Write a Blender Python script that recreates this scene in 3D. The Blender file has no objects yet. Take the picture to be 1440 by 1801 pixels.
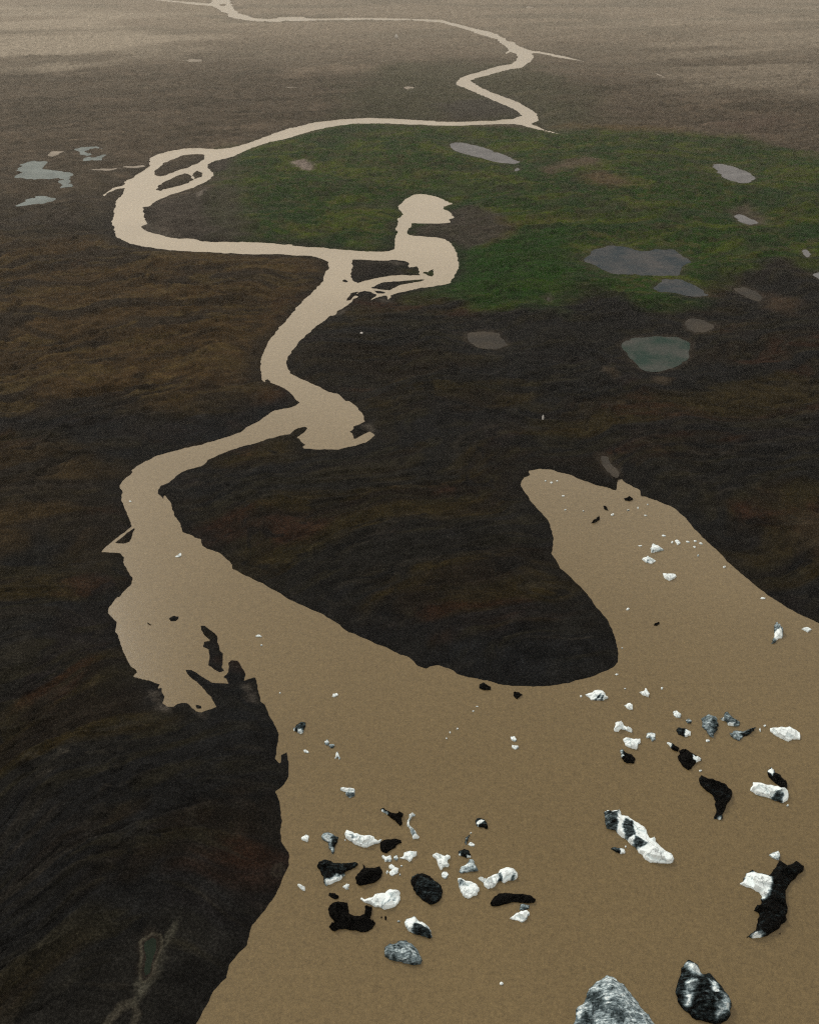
import bpy, math, random
import numpy as np
from mathutils import Vector

C = bpy.context.scene
COL = C.collection
# ------------------------------------------------------------------ camera, world, sun, exposure
H_CAM = 120.0
PITCH = math.radians(33.0)          # below the horizon
F_PX = 1650.0                       # focal length in photo pixels (photo 1440 x 1801)
cam_d = bpy.data.cameras.new('camera')
cam = bpy.data.objects.new('camera', cam_d)
COL.objects.link(cam)
cam.location = (0, 0, H_CAM)
cam.rotation_euler = (math.pi / 2 - PITCH, 0, 0)
cam_d.sensor_fit = 'VERTICAL'
cam_d.sensor_height = 24.0
cam_d.lens = 24.0 * F_PX / 1801.0
cam_d.clip_start = 0.5
cam_d.clip_end = 60000
C.camera = cam

SUN_EL, SUN_AZ = math.radians(38), math.radians(-35)
w = bpy.data.worlds.new('World'); C.world = w; w.use_nodes = True
nt = w.node_tree; nt.nodes.clear()
out = nt.nodes.new('ShaderNodeOutputWorld'); bg = nt.nodes.new('ShaderNodeBackground')
sky = nt.nodes.new('ShaderNodeTexSky'); sky.sky_type = 'NISHITA'; sky.sun_disc = False
sky.sun_elevation = SUN_EL; sky.sun_rotation = SUN_AZ
sky.air_density = 1.0; sky.dust_density = 4.0; sky.ozone_density = 1.0
mixs = nt.nodes.new('ShaderNodeMix'); mixs.data_type = 'RGBA'
mixs.inputs[0].default_value = 0.82               # closed cloud layer over the clear sky
mixs.inputs[7].default_value = (9.6, 8.9, 7.9, 1)
nt.links.new(sky.outputs[0], mixs.inputs[6]); nt.links.new(mixs.outputs[2], bg.inputs[0])
bg.inputs[1].default_value = 0.085
nt.links.new(bg.outputs[0], out.inputs[0])
sd_ = bpy.data.lights.new('sun', 'SUN'); sd_.energy = 1.3; sd_.angle = math.radians(12); sd_.color = (1, 0.95, 0.87)
sun = bpy.data.objects.new('sun', sd_); COL.objects.link(sun)
sdir = Vector((math.cos(SUN_EL) * math.sin(SUN_AZ), math.cos(SUN_EL) * math.cos(SUN_AZ), math.sin(SUN_EL)))
sun.rotation_euler = sdir.to_track_quat('Z', 'Y').to_euler()
C.view_settings.view_transform = 'Standard'; C.view_settings.look = 'None'
C.view_settings.exposure = 0.22; C.view_settings.gamma = 1.0
C.cycles.volume_bounces = 0
C.cycles.max_bounces = 6
C.cycles.use_denoising = False
C.cycles.filter_width = 1.2

# ------------------------------------------------------------------ helpers
CP, SP = math.cos(PITCH), math.sin(PITCH)
def ground_pt(px, py, z=0.0):
    """where the line of sight of a photo pixel meets level z"""
    a = (px - 720.0) / F_PX; b = -(py - 900.5) / F_PX
    dy = CP + b * SP; dz = -SP + b * CP
    t = (z - H_CAM) / dz
    return (a * t, dy * t)
def Z(x0, y0, s, pts):                       # points read in an enlarged view of the photograph
    return [(x0 + p[0] / s, y0 + p[1] / s) for p in pts]
def world(pts, z=0.0):
    return np.array([ground_pt(p[0], p[1], z) for p in pts])

def _h(ix, iy, seed):
    n = (ix.astype(np.int64) * 374761393 + iy.astype(np.int64) * 668265263 + seed * 2147483647 + 12345) & 0xffffffff
    n = ((n ^ (n >> 13)) * 1274126177) & 0xffffffff
    n = (n ^ (n >> 16)) & 0xffffff
    return n.astype(np.float32) / np.float32(0xffffff)
def vnoise(x, y, seed=0):
    fx = np.floor(x); fy = np.floor(y)
    tx = (x - fx).astype(np.float32); ty = (y - fy).astype(np.float32)
    tx = tx * tx * tx * (tx * (tx * 6 - 15) + 10); ty = ty * ty * ty * (ty * (ty * 6 - 15) + 10)
    a = _h(fx, fy, seed); b = _h(fx + 1, fy, seed); c = _h(fx, fy + 1, seed); d = _h(fx + 1, fy + 1, seed)
    return (a + (b - a) * tx) * (1 - ty) + (c + (d - c) * tx) * ty
def fbm(x, y, seed=0, o=4, g=0.5):
    s = 0; a = 1; t = 0
    for k in range(o):
        s = s + a * vnoise(x, y, seed + k * 17); t += a; a *= g
        x, y = 2.03 * x * 0.8 - 2.03 * y * 0.6 + 3.1, 2.03 * x * 0.6 + 2.03 * y * 0.8 + 7.7
    return s / t
def ridged(x, y, seed=0, o=4):
    s = 0; a = 1; t = 0
    for k in range(o):
        s = s + a * (1 - np.abs(2 * vnoise(x, y, seed + k * 13) - 1)); t += a; a *= 0.5
        x, y = 2.1 * x * 0.8 - 2.1 * y * 0.6 + 1.1, 2.1 * x * 0.6 + 2.1 * y * 0.8 + 5.7
    return s / t
def ss(a, b, x):
    t = np.clip((x - a) / (b - a), 0, 1); return t * t * (3 - 2 * t)

def mesh_np(name, verts, faces, mats, parent=None, smooth=True):
    me = bpy.data.meshes.new(name)
    me.vertices.add(len(verts)); me.vertices.foreach_set('co', np.ascontiguousarray(verts, np.float32).ravel())
    n, k = faces.shape
    me.loops.add(n * k); me.loops.foreach_set('vertex_index', np.ascontiguousarray(faces, np.int32).ravel())
    me.polygons.add(n); me.polygons.foreach_set('loop_start', np.arange(n, dtype=np.int32) * k)
    me.polygons.foreach_set('loop_total', np.full(n, k, np.int32))
    me.polygons.foreach_set('use_smooth', np.full(n, smooth, bool))
    me.update(calc_edges=True); me.validate()
    me.materials.append(mats)
    o = bpy.data.objects.new(name, me); COL.objects.link(o)
    if parent: o.parent = parent
    return o
def fattr(o, name, arr):
    a = o.data.attributes.new(name, 'FLOAT', 'POINT'); a.data.foreach_set('value', np.ascontiguousarray(arr, np.float32))

def mat(name):
    m = bpy.data.materials.new(name); m.use_nodes = True
    n = m.node_tree; p = n.nodes['Principled BSDF']; return m, n, p
def node(n, t, **k):
    x = n.nodes.new(t)
    for a, b in k.items(): setattr(x, a, b)
    return x
def noise_node(n, scale, detail, rough=0.6, vec=None, dim='3D'):
    x = node(n, 'ShaderNodeTexNoise'); x.inputs['Scale'].default_value = scale
    x.inputs['Detail'].default_value = detail; x.inputs['Roughness'].default_value = rough
    if vec is not None: n.links.new(vec, x.inputs['Vector'])
    return x
def ramp(n, src, stops):
    r = node(n, 'ShaderNodeValToRGB'); n.links.new(src, r.inputs[0])
    e = r.color_ramp.elements
    while len(e) < len(stops): e.new(0.5)
    for q, (p, c) in zip(e, stops):
        q.position = p; q.color = (c, c, c, 1) if not hasattr(c, '__len__') else (*c, 1)
    return r
def mixc(n, f, a, b, bt='MIX'):
    x = node(n, 'ShaderNodeMix', data_type='RGBA', blend_type=bt)
    for i, v in ((0, f), (6, a), (7, b)):
        if isinstance(v, bpy.types.NodeSocket): n.links.new(v, x.inputs[i])
        else: x.inputs[i].default_value = v if i == 0 else (*v, 1)
    return x.outputs[2]
def mathn(n, op, a, b=0.0, clamp=False):
    x = node(n, 'ShaderNodeMath', operation=op, use_clamp=clamp)
    for i, v in ((0, a), (1, b)):
        if isinstance(v, bpy.types.NodeSocket): n.links.new(v, x.inputs[i])
        else: x.inputs[i].default_value = v
    return x.outputs[0]

# ------------------------------------------------------------------ shorelines (read off the photo, laid on the water level)
river_main = (
 # upper bank of the west arm, basin with its round cove, lower bank
 [(500, 430)] + Z(540, 320, 4.5, [(0,518),(100,520),(250,535),(400,545),(550,553),(640,553),(690,540),(697,500),(695,450),(710,400),(700,370),(715,340),
 (725,310),(720,290),(765,258),(740,235),(718,210),(740,175),(780,135),(840,100),(920,95),(1000,110),(1060,130),(1110,160),(1148,172),(1110,185),
 (1060,210),(1110,230),(1165,280),(1110,300),(1130,320),(1040,330),(930,328),(850,325),(825,325),(825,350),(800,380),(780,400),(800,422),(880,430),
 (960,437),(1040,440),(1090,455),(1130,485),(1160,525),(1185,570),(1195,620),(1198,690),(1170,720),(1155,760),(1130,795),(1090,812),(1000,825),
 (930,835),(850,850),(770,865),(710,880),(660,903),(642,935),(635,903),(600,903),(550,918),(488,944),(530,908),(548,893),(500,870),(450,862),
 (410,875),(385,895),(410,910),(370,925),(350,955),(300,990),(240,1020),(230,1045),(190,1062)])
 + Z(420, 540, 5.143, [(885,35),(830,75),(780,120),(700,175),(620,240),(550,310),(520,360),(470,410),(430,460),(430,530),(480,600),(560,650),
 (640,690),(740,735),(820,770),(900,785),(970,850),(1000,850),(1060,890),(1100,940),(1120,1000),(1135,1035),(1090,1065),(1035,1080),(1035,1105),
 (990,1130),(1025,1145),(1050,1190),(1100,1165),(1190,1120),(1222,1160),(1160,1225),(1080,1250),(1000,1270),(900,1290),(760,1285),(590,1283),
 (580,1265),(610,1245),(560,1215),(545,1185),(500,1190),(560,1160),(600,1130),(630,1095),(600,1080),(540,1095),(490,1125),(470,1150),(400,1160),
 (280,1190),(140,1230)])
 + Z(160, 720, 4.5, [(1180,295),(1080,330),(1010,360),(925,400),(915,425),(880,450),(760,475),(690,520),(620,580),(560,605),(530,640),(530,665),
 (560,700),(575,720),(585,685),(610,710),(635,760),(640,800),(690,860),(720,920),(740,970),(800,995),(870,1030),(890,1085),(920,1105),(970,1120),
 (1060,1170),(1110,1230)])
 + Z(0, 800, 2, [(820,402),(870,428),(920,452),(970,482),(1020,510),(1065,527),(1110,547),(1155,572),(1200,600),(1225,625),(1280,645),(1330,667),(1385,690)])
 + Z(720, 800, 2, [(0,714),(30,740),(60,750),(100,740),(155,760),(165,770),(210,785),(270,795),(310,808),(400,815),(480,816),(560,803),(640,780),
 (700,758),(730,730),(735,700),(720,640),(690,580),(660,535),(620,485),(580,440),(530,395),(500,345),(508,290),(490,235),(450,190),(420,150),
 (388,105),(400,80),(425,70),(415,55),(450,52),(500,55),(560,70),(600,85),(640,102),(690,115),(725,125),(730,90),(745,87),(790,115),(810,125),
 (815,145),(870,160),(930,190),(970,225),(1000,265),(1050,310),(1110,370),(1180,430),(1270,500),(1350,550),(1440,592)])
 + [(1560, 1160), (1800, 1290), (2600, 1600), (3000, 2400), (300, 2400), (250, 2000), (300, 1880)]
 + Z(0, 1250, 2.571, [(890,1417),(940,1330),(970,1270),(1030,1210),(1040,1150),(1115,1060),(1140,970),(1190,910),(1250,830),(1280,760),(1305,700),
 (1305,640),(1272,590),(1278,500),(1268,410),(1245,365),(1290,335),(1305,300),(1310,240),(1300,185),(1270,200),(1265,235),(1245,215),(1250,190),
 (1255,110),(1235,50)])
 + Z(180, 1050, 4.235, [(1275,950),(1240,880),(1215,800),(1180,780),(1170,710),(1155,640),(1140,590),(1100,605),(1060,620),(1070,580),(1040,520),
 (1010,470),(960,465),(935,490),(940,520),(930,560),(895,600),(925,610),(940,645),(820,635),(740,590),(670,545),(620,540),(650,590),(700,630),
 (760,690),(810,755),(850,820),(790,840),(740,860),(700,850),(665,830),(630,785),(560,790),(530,815),(490,815),(455,790),(460,740),(440,680),
 (400,690),(425,650),(370,630),(300,620),(240,590),(265,560),(220,510),(180,440),(150,390),(140,330),(100,260),(110,190),(40,120),(45,80),(110,0)])
 + Z(0, 800, 2, [(420,500),(465,450),(468,430)])
 + Z(160, 720, 4.5, [(285,1260),(270,1230),(272,1170),(240,1140),(190,1130),(85,1130),(120,1080),(160,1055),(250,985),(320,925),(325,890),(300,840),
 (275,770),(240,710),(245,650),(235,600),(280,545),(335,495),(320,485),(420,420),(520,370),(620,340),(740,305),(870,280),(980,250),(1090,215),
 (1190,185),(1240,145),(1350,90)])
 + Z(420, 540, 5.143, [(60,1110),(110,1085),(200,1020),(310,945),(400,920),(460,915),(520,890),(545,860),(500,830),(470,780),(430,750),(370,710),
 (300,690),(235,680),(205,655),(215,620),(195,550),(200,490),(235,410),(260,330),(310,260),(380,170),(460,85)])
 + Z(540, 320, 4.5, [(0,910),(60,850),(125,780),(140,740),(175,680),(165,635),(120,610),(60,592),(0,583)]) + [(500, 447.5)])
river_west = Z(140, 220, 4, [(1440,35),(1300,85),(1180,130),(1070,160),(960,170),(850,162),(740,165),(640,180),(560,205),(500,232),(490,260),(500,285),
 (440,330),(380,370),(310,400),(315,425),(240,443),(180,485),(175,505),(190,480),(250,452),(325,440),(315,470),(290,500),(262,530),(258,580),(240,640),(232,680),
 (245,740),(265,790),(340,825),(430,850),(540,865),(650,880),(780,888),(900,893),(1000,900),(1100,905),(1250,908),(1440,910),(1500,912),(1500,842),
 (1440,840),(1350,830),(1250,825),(1100,822),(950,822),(860,820),(820,805),(760,800),(700,800),(640,790),(570,775),(510,760),(470,745),(435,715),
 (480,690),(460,660),(458,620),(450,578),(500,570),(515,545),(560,525),(640,490),(720,465),(800,440),(860,410),(920,380),(950,345),(930,325),
 (900,300),(895,285),(930,260),(1000,240),(1060,228),(1110,205),(1160,180),(1260,145),(1350,115),(1440,85),(1500,62),(1500,12)])
river_mid = [(765,213),(720,210.5),(650,207.5),(600,210),(550,216),(515,225),(490,234),(470,242),(470,250),(500,245),(540,232.5),(575,224),(625,217.5),(680,217.5),(720,219),(765,220)]
river_loops = Z(760, 20, 5.143, [(0,72),(85,75),(170,100),(280,128),(400,160),(500,182),(580,205),(620,232),(655,240),(670,270),(700,272),(740,280),
 (765,305),(830,335),(905,360),(960,362),(1080,385),(1200,408),(1300,435),(1420,465),(1300,442),(1200,428),(1080,405),(980,382),(905,378),(918,415),
 (890,450),(830,490),(820,510),(700,525),(580,555),(480,585),(385,603),(350,625),(375,650),(440,690),(540,735),(650,775),(760,815),(850,865),
 (910,900),(945,935),(955,970),(970,985),(930,1000),(880,1018),(960,1045),(990,1065),(1040,1080),(1150,1105),(1090,1102),(970,1068),(880,1050),
 (790,1025),(700,1020),(560,1022),(440,1025),(300,1030),(150,1035),(-40,1032),(-40,998),(150,1000),(300,1000),(450,990),(560,990),(640,980),
 (720,975),(810,945),(800,920),(740,885),(650,845),(540,795),(420,745),(310,700),(215,665),(220,640),(250,605),(330,575),(420,550),(500,525),
 (570,500),(650,488),(720,475),(760,440),(775,410),(760,385),(720,370),(690,370),(655,390),(690,350),(675,330),(620,290),(590,255),(540,240),
 (450,215),(350,180),(260,150),(150,120),(80,100),(0,100)])
river_far = [(612,31),(660,31.5),(720,33),(770,34.5),(770,39.5),(720,36.5),(660,36),(612,36)]
river_head = Z(300, 0, 4.5, [(325,0),(340,15),(300,30),(330,48),(370,65),(410,95),(450,105),(455,130),(500,145),(580,157),(680,170),(830,175),
 (1000,172),(1200,163),(1440,158),(1440,140),(1200,146),(1080,145),(1060,132),(860,135),(840,148),(760,150),(660,145),(600,122),(540,105),
 (505,75),(480,40),(468,0),(455,-60),(380,-140),(150,-200),(160,-160),(330,-100)])
river_side = Z(300, 0, 4.5, [(-380,-5),(-100,3),(0,16),(200,38),(330,48),(330,30),(150,16),(0,3),(-150,-10),(-380,-14)])
WATERS = [river_main, river_west, river_mid, river_loops, river_far, river_head, river_side]
BARS = [   # gravel bars and mud banks standing out of the river
 Z(140,220,4,[(525,320),(560,295),(600,265),(660,240),(720,215),(810,205),(890,203),(870,240),(830,270),(760,300),(690,320),(620,350),(570,362),(535,358)]),
 Z(140,220,4,[(540,455),(560,420),(620,390),(680,360),(740,340),(770,345),(800,385),(760,410),(700,430),(620,445),(570,462)]),
 Z(140,220,4,[(795,345),(830,322),(862,335),(862,365),(810,378)]),
 Z(540,320,4.5,[(350,610),(480,618),(560,622),(690,615),(780,625),(812,650),(780,690),(870,665),(888,738),(790,740),(740,735),(640,745),(560,760),(470,780),(400,803),(355,775),(345,730),(360,680)]),
 Z(540,320,4.5,[(505,838),(590,795),(690,788),(800,780),(930,772),(900,790),(800,800),(740,815),(690,840),(655,860),(580,852)]),
 Z(540,320,4.5,[(525,858),(620,872),(600,882),(560,880)]),
 Z(540,320,4.5,[(345,880),(400,868),(395,885),(360,910),(345,935),(312,940)]),
 Z(540,320,4.5,[(275,785),(298,765),(325,795),(305,797)]),
 Z(540,320,4.5,[(905,722),(935,712),(960,720),(975,700),(1005,685),(990,705),(1000,735),(985,750),(960,742),(940,725)]),
 Z(420,540,5.143,[(235,660),(265,650),(290,675),(245,680)]),
 Z(160,720,4.5,[(185,1055),(250,1010),(300,970),(345,945),(325,985),(330,1020),(315,1050),(260,1068)]),
 Z(180,1050,4.235,[(740,215),(770,210),(810,250),(855,290),(860,330),(880,395),(907,420),(900,470),(890,520),(925,550),(870,570),(830,540),(790,510),(795,440),(790,395),(750,375),(755,330),(800,325),(770,285),(745,250)]),
 Z(180,1050,4.235,[(505,160),(530,140),(580,140),(575,165),(550,180),(515,180)]),
 Z(180,1050,4.235,[(700,805),(735,810),(740,830),(712,830)]),
 Z(300,0,4.5,[(390,35),(440,30),(450,42),(400,50)]),
]
POND_Z = 0.7
PONDS = [  # outline, water colour, roughness
 (Z(0,230,5.538,[(130,455),(200,405),(150,390),(200,345),(150,343),(200,325),(280,300),(340,290),(380,297),(465,295),(470,325),(400,370),(480,380),(620,390),(690,405),(725,425),(690,450),(690,500),(720,545),(640,550),(570,560),(600,530),(560,490),(620,475),(560,465),(440,475),(300,475),(200,465)]), 'blue'),
 (Z(0,230,5.538,[(130,738),(220,700),(250,670),(320,655),(350,635),(430,635),(520,645),(558,660),(540,680),(440,710),(320,718),(200,735)]), 'blue'),
 (Z(0,230,5.538,[(460,240),(500,200),(560,198),(665,198),(600,217),(545,245),(500,258)]), 'silt'),
 (Z(0,230,5.538,[(715,180),(790,150),(840,155),(940,150),(980,166),(1035,172),(980,184),(930,168),(880,180),(840,200),(910,225),(870,245),(920,258),(990,240),(1000,228),(1050,230),(1010,260),(1000,290),(900,292),(790,300),(800,275),(850,255),(800,235),(765,225),(770,205)]), 'blue'),
 (Z(0,230,5.538,[(870,378),(1000,366),(1075,372),(1150,360),(1220,342),(1300,342),(1400,333),(1425,348),(1330,362),(1260,366),(1200,356),(1080,388),(980,392)]), 'silt'),
 (Z(720,0,2,[(135,508),(160,500),(200,503),(260,518),(320,540),(370,558),(392,570),(370,578),(310,572),(240,555),(170,535),(140,520)]), 'grey'),
 (Z(720,0,2,[(362,595),(385,588),(392,598),(367,604)]), 'grey'),
 (Z(720,0,2,[(1060,580),(1090,575),(1140,585),(1190,605),(1225,625),(1200,642),(1160,645),(1110,630),(1075,605)]), 'grey'),
 (Z(720,0,2,[(1135,760),(1160,752),(1200,768),(1232,785),(1200,792),(1160,782)]), 'grey'),
 (Z(720,400,2,[(605,118),(640,80),(700,62),(760,68),(820,85),(870,75),(930,75),(970,105),(998,122),(955,135),(955,170),(880,172),(780,168),(700,162),(655,135)]), 'dark'),
 (Z(720,400,2,[(850,215),(890,180),(940,180),(980,190),(1030,220),(1058,240),(1000,245),(930,232),(880,228)]), 'dark'),
 (Z(720,400,2,[(1130,215),(1170,207),(1220,225),(1243,245),(1230,265),(1180,245)]), 'mud'),
 (Z(720,400,2,[(965,335),(985,318),(1040,325),(1078,350),(1040,370),(1000,372),(970,355)]), 'mud'),
 (Z(720,400,2,[(740,410),(780,388),(860,382),(950,385),(990,408),(980,440),(985,460),(940,490),(870,510),(820,505),(780,470),(755,440)]), 'teal'),
 (Z(720,400,2,[(200,370),(260,365),(320,372),(325,390),(355,415),(300,430),(240,425),(205,400)]), 'mud'),
 (Z(720,400,2,[(470,250),(490,235),(503,245),(490,262)]), 'mud'),
 (Z(720,400,2,[(1370,82),(1395,76),(1415,95),(1395,108)]), 'grey'),
 (Z(720,400,2,[(1410,165),(1450,155),(1500,175),(1450,190)]), 'grey'),
 (Z(300,0,4.5,[(95,480),(180,465),(270,473),(255,490),(140,492)]), 'silt'),
 (Z(300,0,4.5,[(900,686),(1000,688),(1000,700),(910,698)]), 'silt'),
 (Z(300,0,4.5,[(915,740),(975,738),(970,750)]), 'silt'),
 ([(708,152),(722,151),(730,155),(715,158)], 'silt'),
 ([(920,11),(932,10.5),(941,14),(928,15.5)], 'silt'),
 ([(1150,128.5),(1158,130),(1172,136.5),(1165,137.5),(1155,132)], 'silt'),
 (Z(0,1250,2.571,[(650,1050),(690,1020),(715,1030),(720,1070),(695,1130),(680,1190),(655,1215),(645,1180),(655,1110)]), 'teal_dull'),
 ([(1052,801),(1070,803),(1078,818),(1090,832),(1085,842),(1072,835),(1058,818)], 'mud'),
]

# ------------------------------------------------------------------ ground sheet
rows_py = np.concatenate([np.arange(1850, 520, -1.65), np.arange(520, 160, -1.4), np.arange(160, -12, -1.0)])
th = PITCH + np.arctan((rows_py - 900.5) / F_PX)
Yr = H_CAM / np.tan(th)
near = np.array([-160, -120, -80, -50, -25, 0, 15, 28, 38, 46, 52, 57])
near = near[near < Yr[0] - 1.5]
far = Yr[-1] * np.geomspace(1.03, 6000 / Yr[-1], 30)
Yr = np.concatenate([near, Yr, far])
Wr = np.maximum(Yr * CP + H_CAM * SP, Yr[len(near)] * CP + H_CAM * SP)
tf = np.linspace(-0.465, 0.465, 930)
ts = 0.465 + np.geomspace(0.002, 1.5, 40)
tc = np.concatenate([-ts[::-1], tf, ts])
NR, NC = len(Yr), len(tc)
X = (Wr[:, None] * tc[None, :]); Y = np.repeat(Yr[:, None], NC, 1)

def sdf(poly, R, wx=None, wy=None):
    """signed distance (m, negative inside) of the ground sheet's points to an outline, exact within R"""
    P = np.asarray(poly); Q = np.roll(P, -1, 0)
    d2 = np.full((NR, NC), R * R, np.float32); ins = np.zeros((NR, NC), bool)
    for (ax, ay), (bx, by) in zip(P, Q):
        r0 = np.searchsorted(Yr, min(ay, by) - R); r1 = np.searchsorted(Yr, max(ay, by) + R)
        if r1 > r0:
            W = Wr[r0:r1]; lo = min(ax, bx) - R; hi = max(ax, bx) + R
            c0 = np.searchsorted(tc, min((lo / W).min(), (lo / W).max())); c1 = np.searchsorted(tc, max((hi / W).max(), (hi / W).min()))
            if c1 > c0:
                x = X[r0:r1, c0:c1]; y = Y[r0:r1, c0:c1]
                dx, dy = bx - ax, by - ay
                t = np.clip(((x - ax) * dx + (y - ay) * dy) / (dx * dx + dy * dy + 1e-9), 0, 1)
                q = (x - ax - t * dx) ** 2 + (y - ay - t * dy) ** 2
                v = d2[r0:r1, c0:c1]; np.minimum(v, q, out=v)
        r0 = np.searchsorted(Yr, min(ay, by)); r1 = np.searchsorted(Yr, max(ay, by))
        if r1 > r0:
            xi = ax + (Yr[r0:r1] - ay) * (bx - ax) / (by - ay)
            ins[r0:r1] ^= X[r0:r1] < xi[:, None]
    d = np.sqrt(d2); return np.where(ins, -d, d)

d_river = np.full((NR, NC), 60.0, np.float32)
for p in WATERS: d_river = np.minimum(d_river, sdf(world(p), 60.0))
d_bar = np.full((NR, NC), 12.0, np.float32)
for p in BARS: d_bar = np.minimum(d_bar, sdf(world(p), 12.0))
d = np.where(d_bar < 12.0, np.maximum(d_river, -d_bar), d_river)
dist = np.hypot(X, Y)
amp = 0.0016 * dist + 0.1
d = d + amp * (fbm(X / 2.2, Y / 2.2, 5, 3) - 0.5) * 2.0 + 1.3 * amp * (fbm(X / 9, Y / 9, 9, 2) - 0.5)
d_pond = np.full((NR, NC), 25.0, np.float32)
for p, _ in PONDS: d_pond = np.minimum(d_pond, sdf(world(p, POND_Z), 25.0))
d_pond = d_pond + 0.6 * amp + 3.6 * amp * (fbm(X / 2.4, Y / 3, 31, 4) - 0.5) + 2.4 * amp * (fbm(X / 8, Y / 8, 37, 3) - 0.5)

# relief: low hummocks, old braided channels and dune ripples
wx = X + 14 * (fbm(X / 40, Y / 40, 61, 3) - 0.5) * 2; wy = Y + 14 * (fbm(X / 40, Y / 40, 67, 3) - 0.5) * 2
hum = fbm(wx / 60, wy / 34, 71, 5)
ca, sa = math.cos(0.35), math.sin(0.35)
u1 = (wx * ca + wy * sa); v1 = (-wx * sa + wy * ca)
chan = ridged(u1 / 70, v1 / 22, 83, 5)                 # braids, long in one direction
rip = ridged(u1 / 26, v1 / 6.5, 97, 4)
fine = fbm(X / 2.6, Y / 1.9, 101, 4)
land = ss(0, 22, d)
calm = 0.45 + 0.55 * ss(170, 330, Y - 0.35 * X)          # the near left shore is smoother
sc1 = ridged(wx / 17 + 0.3 * hum, wy / 7.5, 113, 4); sc2 = ridged(u1 / 9, v1 / 3.6, 127, 3)
z_land = 0.22 * ss(0, 0.9, d) + 0.35 * ss(0, 5, d) + land * (0.5 + 2.6 * hum + 2.0 * calm * (chan - 0.6) + 1.3 * calm * (rip - 0.6) + 0.9 * calm * (ridged(wx / 11, wy / 5, 109, 4) - 0.6)) + 0.35 * (fine - 0.5) * ss(0, 3, d) + land * calm * (1.0 * ss(0.70, 0.86, sc1) - 0.6 * ss(0.74, 0.88, sc2))
z_land = np.maximum(z_land, 0.10 * ss(0, 0.5, d) + 0.05 * ss(0, 3, d))
z_bed = -0.9 * ss(0, 3.0, -d) - 0.2 * ss(0, 0.5, -d)
z = np.where(d > 0, z_land, z_bed)
tp = ss(0.5, 16, d_pond)
rim = POND_Z + 0.30 * ss(0, 1.5, d_pond) + 0.25 * ss(0, 8, d_pond) + 0.1 * (fine - 0.5) * ss(0, 1, d_pond)
kk = ss(0, 2.5, d); rim = rim * kk + z * (1 - kk)
z = np.where(d_pond > 0, np.where(d > 0, rim * (1 - tp * 1.0) + z * tp, z), np.where(d_pond < 25, POND_Z - 0.5 * ss(0, 1.2, -d_pond) - 0.03, z))

# soil and plant cover, each its own pigment, haze painted into the far plain
def zone(px_poly, soft, R=None, n=0.8, seed=0, level=0.5):
    s = sdf(world(px_poly, level), soft * 2.2)
    s = s + soft * n * 2.4 * (fbm(X / (soft * 1.1), Y / (soft * 1.1), 201 + seed, 4) - 0.5)
    return 1 - ss(-soft, soft, s)
col = np.empty((NR, NC, 3), np.float32)
def lay(c, wgt):
    global col
    wgt = np.clip(wgt, 0, 1)[..., None]
    col = col * (1 - wgt) + np.asarray(c, np.float32) * wgt
black = (0.0110, 0.0086, 0.0062)
col[:] = black
n_big = fbm(wx / 90, wy / 60, 301, 5); n_mid = fbm(wx / 22, wy / 14, 311, 5); n_str = fbm(u1 / 46, v1 / 9, 321, 5); n_s2 = fbm(u1 / 14, v1 / 3.2, 331, 4)
thr = ridged(u1 / 34 + 3, v1 / 11, 341, 5); thr2 = ridged(wx / 13, wy / 8, 347, 4); n_sm = fbm(X / 4.5, Y / 3, 353, 4)
lay((0.0235, 0.0175, 0.0065), 0.85 * ss(0.42, 0.62, n_str) )             # olive moss streaks
lay((0.026, 0.0125, 0.0075), 0.7 * ss(0.55, 0.72, n_mid))              # reddish scoria
lay((0.0085, 0.0095, 0.0105), 0.8 * ss(0.52, 0.68, chan) )             # wet blue-black channel floors
lay((0.026, 0.022, 0.016), 0.4 * ss(0.80, 0.90, thr))               # pale silt threads
lay((0.019, 0.0165, 0.0085), 0.5 * ss(0.5, 0.7, n_s2))
lay((0.0045, 0.0048, 0.0052), 0.75 * ss(0.78, 0.90, thr2))            # dark gullies
lay((0.0050, 0.0052, 0.0055), 0.7 * calm * ss(0.76, 0.86, sc2))
lay((0.020, 0.018, 0.014), 0.5 * ss(0.82, 0.90, sc1))
# paler outwash plain farther out, with haze painted into its colour
hazed_plain = ss(330, 620, Y + 60 * (n_big - 0.5))
lay((0.080, 0.063, 0.044), 0.88 * hazed_plain)
lay((0.125, 0.095, 0.067), 0.55 * hazed_plain * ss(0.5, 0.7, n_mid))
lay((0.034, 0.028, 0.018), 0.7 * hazed_plain * ss(0.45, 0.6, n_str))
lay((0.085, 0.066, 0.047), 0.7 * hazed_plain * ss(0.52, 0.68, n_s2))
hazed_plain_far = ss(700, 1300, Y + 160 * (n_big - 0.5))
lay((0.028, 0.022, 0.016), 0.5 * hazed_plain * ss(0.72, 0.88, thr))
lay((0.27, 0.225, 0.17), 0.88 * hazed_plain_far)
lay((0.15, 0.132, 0.10), 0.6 * hazed_plain_far * ss(0.45, 0.62, fbm(X / 160, Y / 60, 341, 5)))
moss_left = zone([(-300,415),(200,432),(560,455),(575,480),(470,600),(440,690),(300,725),(-300,745)], 16, seed=1)
lay((0.047, 0.029, 0.0115), 0.92 * moss_left * (0.35 + 0.65 * ss(0.36, 0.62, n_str)))
lay((0.014, 0.011, 0.008), 0.6 * moss_left * ss(0.70, 0.86, thr2))
lay((0.070, 0.049, 0.018), 0.5 * moss_left * ss(0.52, 0.68, n_s2))
moss2 = zone([(-300,790),(120,780),(215,850),(225,920),(170,970),(100,960),(-300,1010)], 8, seed=2)
lay((0.034, 0.023, 0.0105), 0.8 * moss2 * (0.3 + 0.7 * ss(0.4, 0.6, n_str)))
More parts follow.
